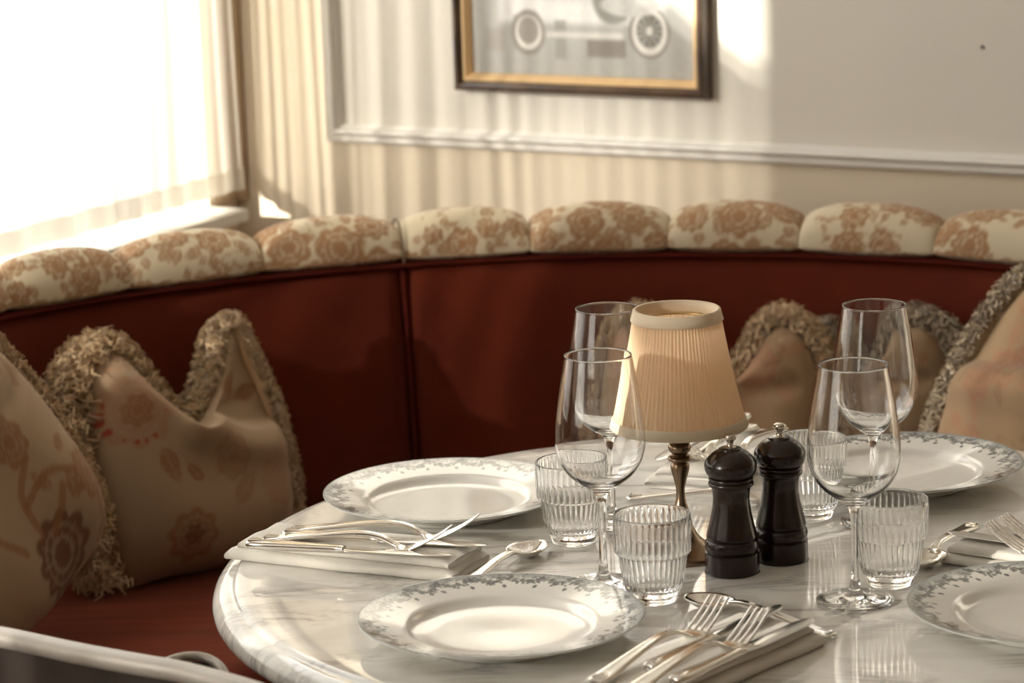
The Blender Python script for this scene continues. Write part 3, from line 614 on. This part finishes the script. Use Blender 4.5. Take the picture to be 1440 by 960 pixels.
# ang is the direction from the outer end to the inner end; position = middle of the outer end
napkin(-.304+.433*.042, 3.121+.9*.042, math.atan2(-.433, .9), .262, .084, 'folded white napkin overhanging the left edge of the table', 1)
n2d = np.array([.643, .766]); n2p = np.array([.28, 2.769])-n2d*.262+np.array([-.766, .643])*.044
napkin(n2p[0], n2p[1], math.atan2(.766, .643), .262, .088, 'folded white napkin at the bottom centre of the photo, in front of the forks', 4)
a3 = math.radians(145); n3i = np.array([.449, 3.058]); n3p = n3i-np.array([math.cos(a3), math.sin(a3)])*.255
napkin(n3p[0], n3p[1], a3, .255, .088, 'folded white napkin at the right edge, behind the cut-off plate', 7)
a4 = math.atan2(-.907, -.42); n4i = np.array([.187, 3.338]); n4p = n4i-np.array([math.cos(a4), math.sin(a4)])*.235
napkin(n4p[0], n4p[1], a4, .235, .092, 'folded white napkin behind the lamp stem and pepper mills', 10)

# ------------------------------------------------------------------ cutlery
def strip(pts, mseg=16, bead=.0):
    """pts rows: x, z, half width, half thickness"""
    P = spline(pts, 6); secs = []
    a = np.linspace(0, 2*PI, mseg, endpoint=False)
    for x, z, hw, ht in P:
        y = np.sign(np.cos(a))*np.abs(np.cos(a))**.6*hw; zz = np.sin(a)*ht*(1+bead*np.abs(np.cos(a))**2)
        secs.append(np.c_[np.full(mseg, x), y, z+zz])
    return loft([s[::-1] for s in secs])
def shell(x0, dx, z, wd):
    parts = []
    for k in (-1.4, -.7, 0, .7, 1.4):
        parts.append(tube(np.array([(x0+dx*t, k*wd*(1-t)*.9, z+.0012*math.sin(PI*min(1, t+.25))) for t in np.linspace(0, 1, 8)]), [.0011*(1-.6*t) for t in np.linspace(0, 1, 8)], 6))
    return join(parts)
def make_fork():
    o = empty('fork')
    V, F = join([strip([(0, .0025, .004, .0012), (.003, .0030, .0088, .0017), (.018, .0045, .0098, .0018), (.045, .0085, .0078, .0019), (.085, .0135, .0052, .0022), (.112, .0150, .0040, .0026), (.132, .0125, .0038, .0026), (.146, .0062, .0046, .0020), (.151, .0040, .0062, .0016)], 20, .9), shell(.004, .026, .0052, .0042)]); mesh_np('handle', V, F, M['silver'], o)
    V, F = strip([(.149, .0045, .0056, .0016), (.153, .0032, .0090, .0012), (.158, .0026, .0115, .0011), (.164, .0034, .0124, .0011), (.167, .0045, .0124, .0010)], 20); mesh_np('head', V, F, M['silver'], o)
    for k in (-1.5, -.5, .5, 1.5):
        y = k*.0066; P = spline([(.165, y, .0038), (.176, y, .0088), (.190, y, .0165), (.203, y*.97, .0250), (.2065, y*.97, .0275)], 5)
        V, F = tube(P, np.interp(np.linspace(0, 1, len(P)), [0, .7, .93, 1], [.0020, .0018, .0014, .0005]), 8, flat=(1.0, .62)); mesh_np('tine', V, F, M['silver'], o)
    return o
def make_knife():
    o = empty('knife')
    V, F = join([strip([(0, .0045, .0032, .0022), (.003, .0047, .0075, .0032), (.02, .0047, .0092, .0036), (.06, .0046, .0072, .0034), (.094, .0045, .0056, .0034), (.102, .0045, .0058, .0035), (.106, .0045, .0060, .0030)], 18, .35), shell(.003, .024, .0078, .0036)]); mesh_np('handle', V, F, M['silver'], o)
    P = [(.104, .0042, .0050, .0013), (.112, .0040, .0086, .0011), (.150, .0040, .0096, .0010), (.190, .0042, .0098, .0009), (.210, .0043, .0078, .0008), (.219, .0044, .0040, .0006), (.222, .0044, .0008, .0004)]
    V, F = strip(P, 12); mesh_np('blade', V, F, M['steel'], o)
    return o
def make_spoon():
    o = empty('spoon')
    V, F = join([strip([(0, .0030, .003, .0012), (.003, .0032, .0078, .0016), (.016, .0040, .0088, .0017), (.045, .0075, .0064, .0018), (.085, .0125, .0044, .0022), (.110, .0135, .0036, .0025), (.124, .0120, .0040, .0020), (.130, .0105, .0052, .0014)], 20, .9), shell(.004, .024, .0048, .0040)]); mesh_np('handle', V, F, M['silver'], o)
    nu, nv = 40, 14; rows = []
    for sgn in (0, 1):
        for a in np.linspace(0, 2*PI, nu, endpoint=False):
            for q in np.linspace(0, 1, nv):
                ex = math.cos(a); wd = .0195*(1-.16*ex); x = .1535+.0285*ex*q; y = wd*math.sin(a)*q
                z = .0108-.0016*(1-ex)*0-.0098*(1-q**2.2)+(-.0011 if sgn else 0)-.001*(ex > 0)*ex*ex*q
                rows.append((x, y, z))
    V = np.array(rows); g1 = [tuple(f) for f in grid(nu, nv, close_u=True)]; g2 = [tuple(int(i)+nu*nv for i in f) for f in grid(nu, nv, close_u=True, flip=True)]
    edge = [(i*nv+nv-1, ((i+1) % nu)*nv+nv-1, nu*nv+((i+1) % nu)*nv+nv-1, nu*nv+i*nv+nv-1) for i in range(nu)]
    mesh_np('bowl', V, g1+g2+edge, M['silver'], o); return o
PF, PK, PS = [None], [None], [None]
def place(proto, make, tip, L, ang, z, label, cat, group):
    o = make() if proto[0] is None else copy_tree(proto[0])
    if proto[0] is None: proto[0] = o
    o.location = (tip[0]-L*math.cos(ang), tip[1]-L*math.sin(ang), T+z); o.rotation_euler = (0, 0, ang); tag(o, label, cat, group)
D = math.radians; NZ = .0215
fg, kg, sg = 'silver dinner forks on the napkins', 'silver dinner knives on the napkins', 'silver spoons on the marble'
for tip, ang, lab in (((-.041, 3.082), D(-17.2), 'silver fork on the left napkin, the farther of its two forks'), ((-.069, 3.042), D(-19.6), 'silver fork on the left napkin, the nearer of its two forks'),
        ((.184, 2.775), D(54), 'silver fork at bottom centre crossing in front of the spoon bowl'), ((.219, 2.735), D(51), 'silver fork at bottom centre, tines just left of the dark knife blade'),
        ((.4855, 3.022), D(144), 'silver fork on the right-edge napkin, the farther of its two forks'), ((.467, 2.999), D(144), 'silver fork on the right-edge napkin, the nearer of its two forks'),
        ((.190, 3.342), D(-115), 'silver fork behind the lamp stem and left of the pepper mills'), ((.226, 3.332), D(-114), 'silver fork behind the pepper mills, tines raised above them')):
    place(PF, make_fork, tip, .2065, ang, NZ, lab, 'fork', fg)
for tip, ang, lab in (((-.067, 3.020), D(-18.5), 'silver knife along the near side of the left napkin'), ((-.032, 3.052), D(-18.6), 'silver knife on the left napkin, between the two forks'),
        ((.270, 2.770), D(51), 'knife with dark reflecting blade nearest the napkin edge at bottom centre'), ((.244, 2.815), D(53), 'knife at bottom centre lying between the two forks'),
        ((.434, 3.048), D(146), 'silver knife with its tip pointing at the spoon on the right napkin'), ((.478, 3.062), D(144), 'silver knife along the far side of the right-edge napkin'),
        ((.158, 3.378), D(-116), 'silver knife at the left side of the napkin behind the lamp'), ((.1795, 3.372), D(-115), 'silver knife on the rear napkin, hidden behind the lamp stem')):
    place(PK, make_knife, tip, .222, ang, NZ, lab, 'knife', kg)
for tip, ang, lab in (((.024, 3.123), D(60.5), 'silver spoon with upturned bowl between the two left plates'), ((.161, 2.913), D(135), 'silver spoon with tan reflections lying beyond the front forks'),
        ((.394, 2.990), D(243.5), 'silver spoon with scalloped handle end right of the ribbed tumbler'), ((.296, 3.264), D(-14), 'silver spoon behind the lamp stem, handle end to the left')):
    place(PS, make_spoon, tip, .182, ang, .0005, lab, 'spoon', sg)

# ------------------------------------------------------------------ glassware
def make_wine():
    o = empty('wine_glass')
    foot = [(0, .0), (.020, .0), (.0368, .0004), (.0380, .0014), (.0372, .0026), (.026, .0036), (.014, .0056), (.0078, .0092), (.0052, .0150), (.0043, .023)]
    st = [(.0043, .023), (.0039, .04), (.0037, .06), (.0039, .078), (.0047, .088), (.0062, .0935)]
    bo = spline([(.0062, .0935), (.0110, .0985), (.0200, .1045), (.0315, .1140), (.0400, .1265), (.0440, .1405), (.0447, .1520), (.0436, .1680), (.0404, .1930), (.0360, .2180), (.0331, .2340)], 6)
    inn = spline([(.0320, .2338), (.0348, .2180), (.0392, .1930), (.0425, .1680), (.0436, .1520), (.0429, .1410), (.0389, .1275), (.0302, .1155), (.0180, .1068), (.0080, .1030), (0, .1022)], 6)
    rimc = [(.0330, .2346), (.0325, .2347)]
    V, F = lathe(foot, 96); mesh_np('foot', V, F, M['glass'], o)
    V, F = lathe(spline(st, 4), 96); mesh_np('stem', V, F, M['glass'], o)
    V, F = lathe(np.concatenate([bo, rimc, inn]), 96); mesh_np('bowl', V, F, M['glass'], o)
    return o
def make_tumbler():
    o = empty('tumbler'); seg = 456; nf = 38
    def flute(R, Z, TH):
        k = sstep(.010, .016, Z)*(1-sstep(.0795, .0835, Z))
        return R + k*.00085*(np.abs(np.cos(TH*nf/2))**.7-.5)
    base = [(0, .0012), (.015, .0008), (.0205, 0), (.0222, .0006), (.0232, .003), (.0245, .008)]
    out = [(.0245, .008), (.0262, .0105), (.0280, .0150), (.0300, .0240), (.0319, .0360), (.0331, .0452), (.0334, .0474), (.0340, .0486), (.0362, .0496), (.0371, .0510), (.0374, .060), (.0377, .072), (.0379, .0790), (.0378, .0835), (.0377, .0860)]
    rim = [(.0374, .0872), (.0366, .0876), (.0358, .0870)]
    inn = [(.0356, .0855), (.0355, .072), (.0351, .0545), (.0336, .0505), (.0312, .0460), (.0293, .0330), (.0274, .0210), (.0250, .0150), (.020, .0125), (0, .0120)]
    V, F = lathe(base, seg); mesh_np('base', V, F, M['glass'], o)
    def fl2(R, Z, TH):
        n1, n2_ = len(OUT), len(OUT)+3; m = np.arange(R.shape[1])[None, :]; rr = flute(R, Z, TH)
        k = .00075*(np.abs(np.cos(TH*nf/2))**.7-.5)*sstep(.02, .03, Z)*(1-sstep(.079, .083, Z))
        return np.where(m < n1, rr, np.where(m >= n2_, R-k*.9, R))
    OUT = np.concatenate([spline(out, 2)]); full = np.concatenate([OUT, rim, inn])
    V, F = lathe(full, seg, rfun=fl2); mesh_np('body', V, F, M['glass'], o)
    return o
pw_, pt_ = [None], [None]
for x, y, lab in ((.0833, 2.9826, 'tall wine glass in front on the left, overlapping the lampshade'), (.1002, 3.2101, 'tall wine glass at the back left, rim beside the lampshade top'),
        (.3235, 2.9032, 'tall wine glass in front on the right, its round foot fully visible'), (.3769, 3.1828, 'tall wine glass at the back right, rim against the dark red banquette')):
    o = make_wine() if pw_[0] is None else copy_tree(pw_[0]); pw_[0] = pw_[0] or o
    o.location = (x, y, T+.0004); o.rotation_euler = (0, 0, 0); tag(o, lab, 'wine glass', 'stemmed wine glasses on the table')
for x, y, rz, lab in ((.130, 2.928, 0, 'ribbed clear tumbler at the front, between plate and pepper mills'), (.0575, 3.146, .05, 'ribbed clear tumbler on the left, beside the back left plate'),
        (.364, 2.958, .1, 'ribbed clear tumbler on the right, beside the cut-off plate'), (.312, 3.214, .02, 'ribbed clear tumbler behind the pepper mills, near the far right plate')):
    o = make_tumbler() if pt_[0] is None else copy_tree(pt_[0]); pt_[0] = pt_[0] or o
    o.location = (x, y, T+.0004); o.rotation_euler = (0, 0, rz); tag(o, lab, 'tumbler', 'ribbed water tumblers on the table')

# ------------------------------------------------------------------ lamp
lamp = empty('table_lamp', (.1665, 3.0817, T+.0004)); tag(lamp, 'small bronze table lamp with cream pleated shade in the middle of the table', 'lamp')
V, F = lathe(spline([(0, .0), (.040, .0), (.0445, .0010), (.0452, .0032), (.0440, .0052), (.0370, .0080), (.0270, .0130), (.0190, .0200), (.0128, .0300), (.0098, .0420), (.0078, .0500)], 5), 80); mesh_np('base', V, F, M['bronze'], lamp)
V, F = lathe(spline([(.0078, .0500), (.0056, .0570), (.0045, .0640), (.0046, .0710), (.0068, .0810), (.0092, .0900), (.0098, .0945), (.0086, .0975), (.0078, .0985), (.0118, .1010), (.0126, .1028), (.0114, .1048), (.0082, .1066), (.0080, .1074), (.0110, .1110), (.0117, .1146), (.0104, .1178), (.0080, .1196), (.0082, .1220), (.0082, .1310)], 4), 64); mesh_np('stem', V, F, M['bronze'], lamp)
V, F = lathe([(.0082, .1275), (.030, .1290), (.0500, .1318), (.0512, .1328), (.0500, .1338), (.0082, .1330)], 64); mesh_np('shade_carrier', V, F, M['bronze'], lamp)
V, F = lathe(spline([(.0085, .131), (.0120, .134), (.0125, .165), (.0115, .170), (.008, .172)], 4), 32); mesh_np('lamp_holder', V, F, M['brass'], lamp)
V, F = lathe(spline([(.006, .170), (.0135, .178), (.0175, .190), (.0165, .202), (.010, .212), (0, .215)], 4), 32); mesh_np('bulb', V, F, M['bulb'], lamp)
ZS0, ZS1, RS0, RS1 = .1375, .2560, .0678, .0427
def pleat(R, Z, TH): return R+.00075*(1-2*np.abs(((TH*84/(2*PI)+.12*np.sin(5*TH)) % 1)*2-1))+.0002*np.sin(TH*31)
n = 24; pr = [(RS0+(RS1-RS0)*k-.0014*math.sin(PI*k), ZS0+(ZS1-ZS0)*k) for k in np.linspace(0, 1, n)]
V, F = lathe(pr, 84*12, rfun=pleat); mesh_np('lamp_shade', V, F, M['shade'], lamp)
def band(z0, z1, dr):
    k0, k1 = (z0-ZS0)/(ZS1-ZS0), (z1-ZS0)/(ZS1-ZS0); r0, r1 = RS0+(RS1-RS0)*k0+dr, RS0+(RS1-RS0)*k1+dr
    return lathe([(r0-.0035, z0), (r0-.0005, z0-.0006), (r0+.0008, z0+.001), ((r0+r1)/2+.0006, (z0+z1)/2), (r1+.0008, z1-.001), (r1-.0005, z1+.0006), (r1-.0035, z1), (r0-.0035, z0)], 128)
V, F = band(ZS0-.0015, ZS0+.0085, .0013); mesh_np('lower_band', V, F, M['shade_band'], lamp)
V, F = band(ZS1-.0105, ZS1+.0012, .0013); mesh_np('upper_band', V, F, M['shade_band'], lamp)
ring = [tube([(RS1*.97*math.cos(a), RS1*.97*math.sin(a), ZS1-.012) for a in np.linspace(0, 2*PI, 48, endpoint=False)], .0011, 6, closed=True)]
for a in (0.4, 2.5, 4.6): ring.append(tube([(0.008*math.cos(a), .008*math.sin(a), ZS1-.03), (RS1*.97*math.cos(a), RS1*.97*math.sin(a), ZS1-.012)], .0010, 6))
V, F = join(ring); mesh_np('shade_ring', V, F, M['brass'], lamp)

# ------------------------------------------------------------------ mills
def make_mill():
    o = empty('pepper_mill')
    body = spline([(0, 0), (.0255, 0), (.0270, .0008), (.0272, .0030), (.0272, .0195), (.0268, .0208), (.0250, .0214), (.0247, .0224), (.0264, .0238), (.0272, .0270), (.0268, .0310), (.0256, .0335), (.0242, .0345), (.0254, .0362), (.0250, .0400), (.0226, .0500), (.0202, .0610), (.0187, .0710), (.0184, .0780), (.0192, .0850), (.0206, .0885)], 4)
    neck = spline([(.0206, .0885), (.0222, .0895), (.0228, .0915), (.0222, .0932), (.0207, .0940), (.0220, .0950), (.0223, .0966), (.0212, .0978), (.016, .0982)], 4)
    head = spline([(.016, .0980), (.0205, .0982), (.0238, .1010), (.0257, .1055), (.0262, .1100), (.0252, .1140), (.0222, .1185), (.0180, .1225), (.0138, .1250), (.0118, .1258), (.0112, .1272), (.0080, .1282), (0, .1284)], 4)
    kn = spline([(.0062, .1280), (.0056, .1288), (.0036, .1296), (.0032, .1325), (.0040, .1348), (.0056, .1362), (.0061, .1382), (.0058, .1402), (.0040, .1414), (0, .1417)], 4)
    V, F = lathe(body, 72); mesh_np('body', V, F, M['mill'], o); V, F = lathe(neck, 72); mesh_np('neck_ring', V, F, M['mill'], o)
    V, F = lathe(head, 72); mesh_np('head', V, F, M['mill'], o); V, F = lathe(kn, 40); k_ = mesh_np('knob', V, F, M['knob'], o); k_['label'] = 'pewter coloured metal knob'
    return o
m1 = make_mill(); m1.location = (.2135, 3.019, T+.0004); tag(m1, 'dark wooden pepper mill standing in front, beside the lamp stem', 'mill', 'turned wooden mills')
m2 = copy_tree(m1); m2.location = (.2660, 3.0575, T+.0004); m2.rotation_euler = (0, 0, 1.1); tag(m2, 'dark wooden mill standing behind the other, nearer the right tumblers', 'mill', 'turned wooden mills')

# ------------------------------------------------------------------ chair at lower left
ch = empty('armchair', (-.28, 2.40, 0)); tag(ch, 'bentwood armchair with pale silvery rail at the bottom left corner', 'chair')
def cpart(name, V, F, m, **k): return mesh_np(name, np.asarray(V)-np.array([-.28, 2.40, 0]), F, m, ch, **k)
rail = spline([(-.62, 2.66, T-.04), (-.60, 2.745, T+.02), (-.535, 2.752, T+.049), (-.471, 2.710, T+.0515), (-.391, 2.646, T+.0535), (-.334, 2.603, T+.0555), (-.278, 2.562, T+.0565), (-.20, 2.49, T+.053), (-.12, 2.40, T+.030), (-.10, 2.34, T-.03)], 10)
V, F = tube(rail, .0098, 14); cpart('rail', V, F, M['rattan'])
pad = []
for z, dd in ((T+.042, .0), (T-.02, .012), (T-.12, .02), (T-.2, .02)):
    pad.append([(p[0]+.012+dd*.0, p[1]+.004, min(z, p[2]-.006)) for p in rail[16:76]])
V = np.array(pad).reshape(-1, 3); G = grid(4, len(pad[0])); cpart('back_rest', V, G, M['leather'])
arm = spline([(-.40, 2.625, T-.03), (-.372, 2.645, T+.012), (-.335, 2.668, T+.027), (-.307, 2.690, T+.033), (-.282, 2.690, T+.031), (-.264, 2.664, T+.022), (-.252, 2.62, T-.01), (-.248, 2.60, T-.08)], 8)
V, F = tube(arm, .0042, 12); cpart('arm', V, F, M['rattan'])
V = np.array([[(p[0]+.002, p[1]-.004, p[2]-.004) for p in arm], [(p[0]+.004, p[1]-.006, T-.10) for p in arm]]).reshape(-1, 3); cpart('arm_panel', V, grid(2, len(arm)), M['leather'])
V, F = lathe([(0, .455), (.19, .455), (.205, .445), (.205, .425), (.19, .415), (0, .415)], 40, flip=True); V[:, 0] += -.28; V[:, 1] += 2.42; cpart('seat', V, F, M['leather'])
for a in (.4, 2.0, 3.6, 5.2):
    V, F = tube([(-.28+.15*math.cos(a), 2.42+.15*math.sin(a), .42), (-.28+.20*math.cos(a), 2.42+.20*math.sin(a), .0)], [.014, .011], 10); cpart('leg', V, F, M['rattan'])
for px in (rail[2], rail[-3]):
    V, F = tube([tuple(px), (px[0]*.8-.28*.2, px[1]*.8+2.42*.2, .43)], .010, 10); cpart('back_post', V, F, M['rattan'])
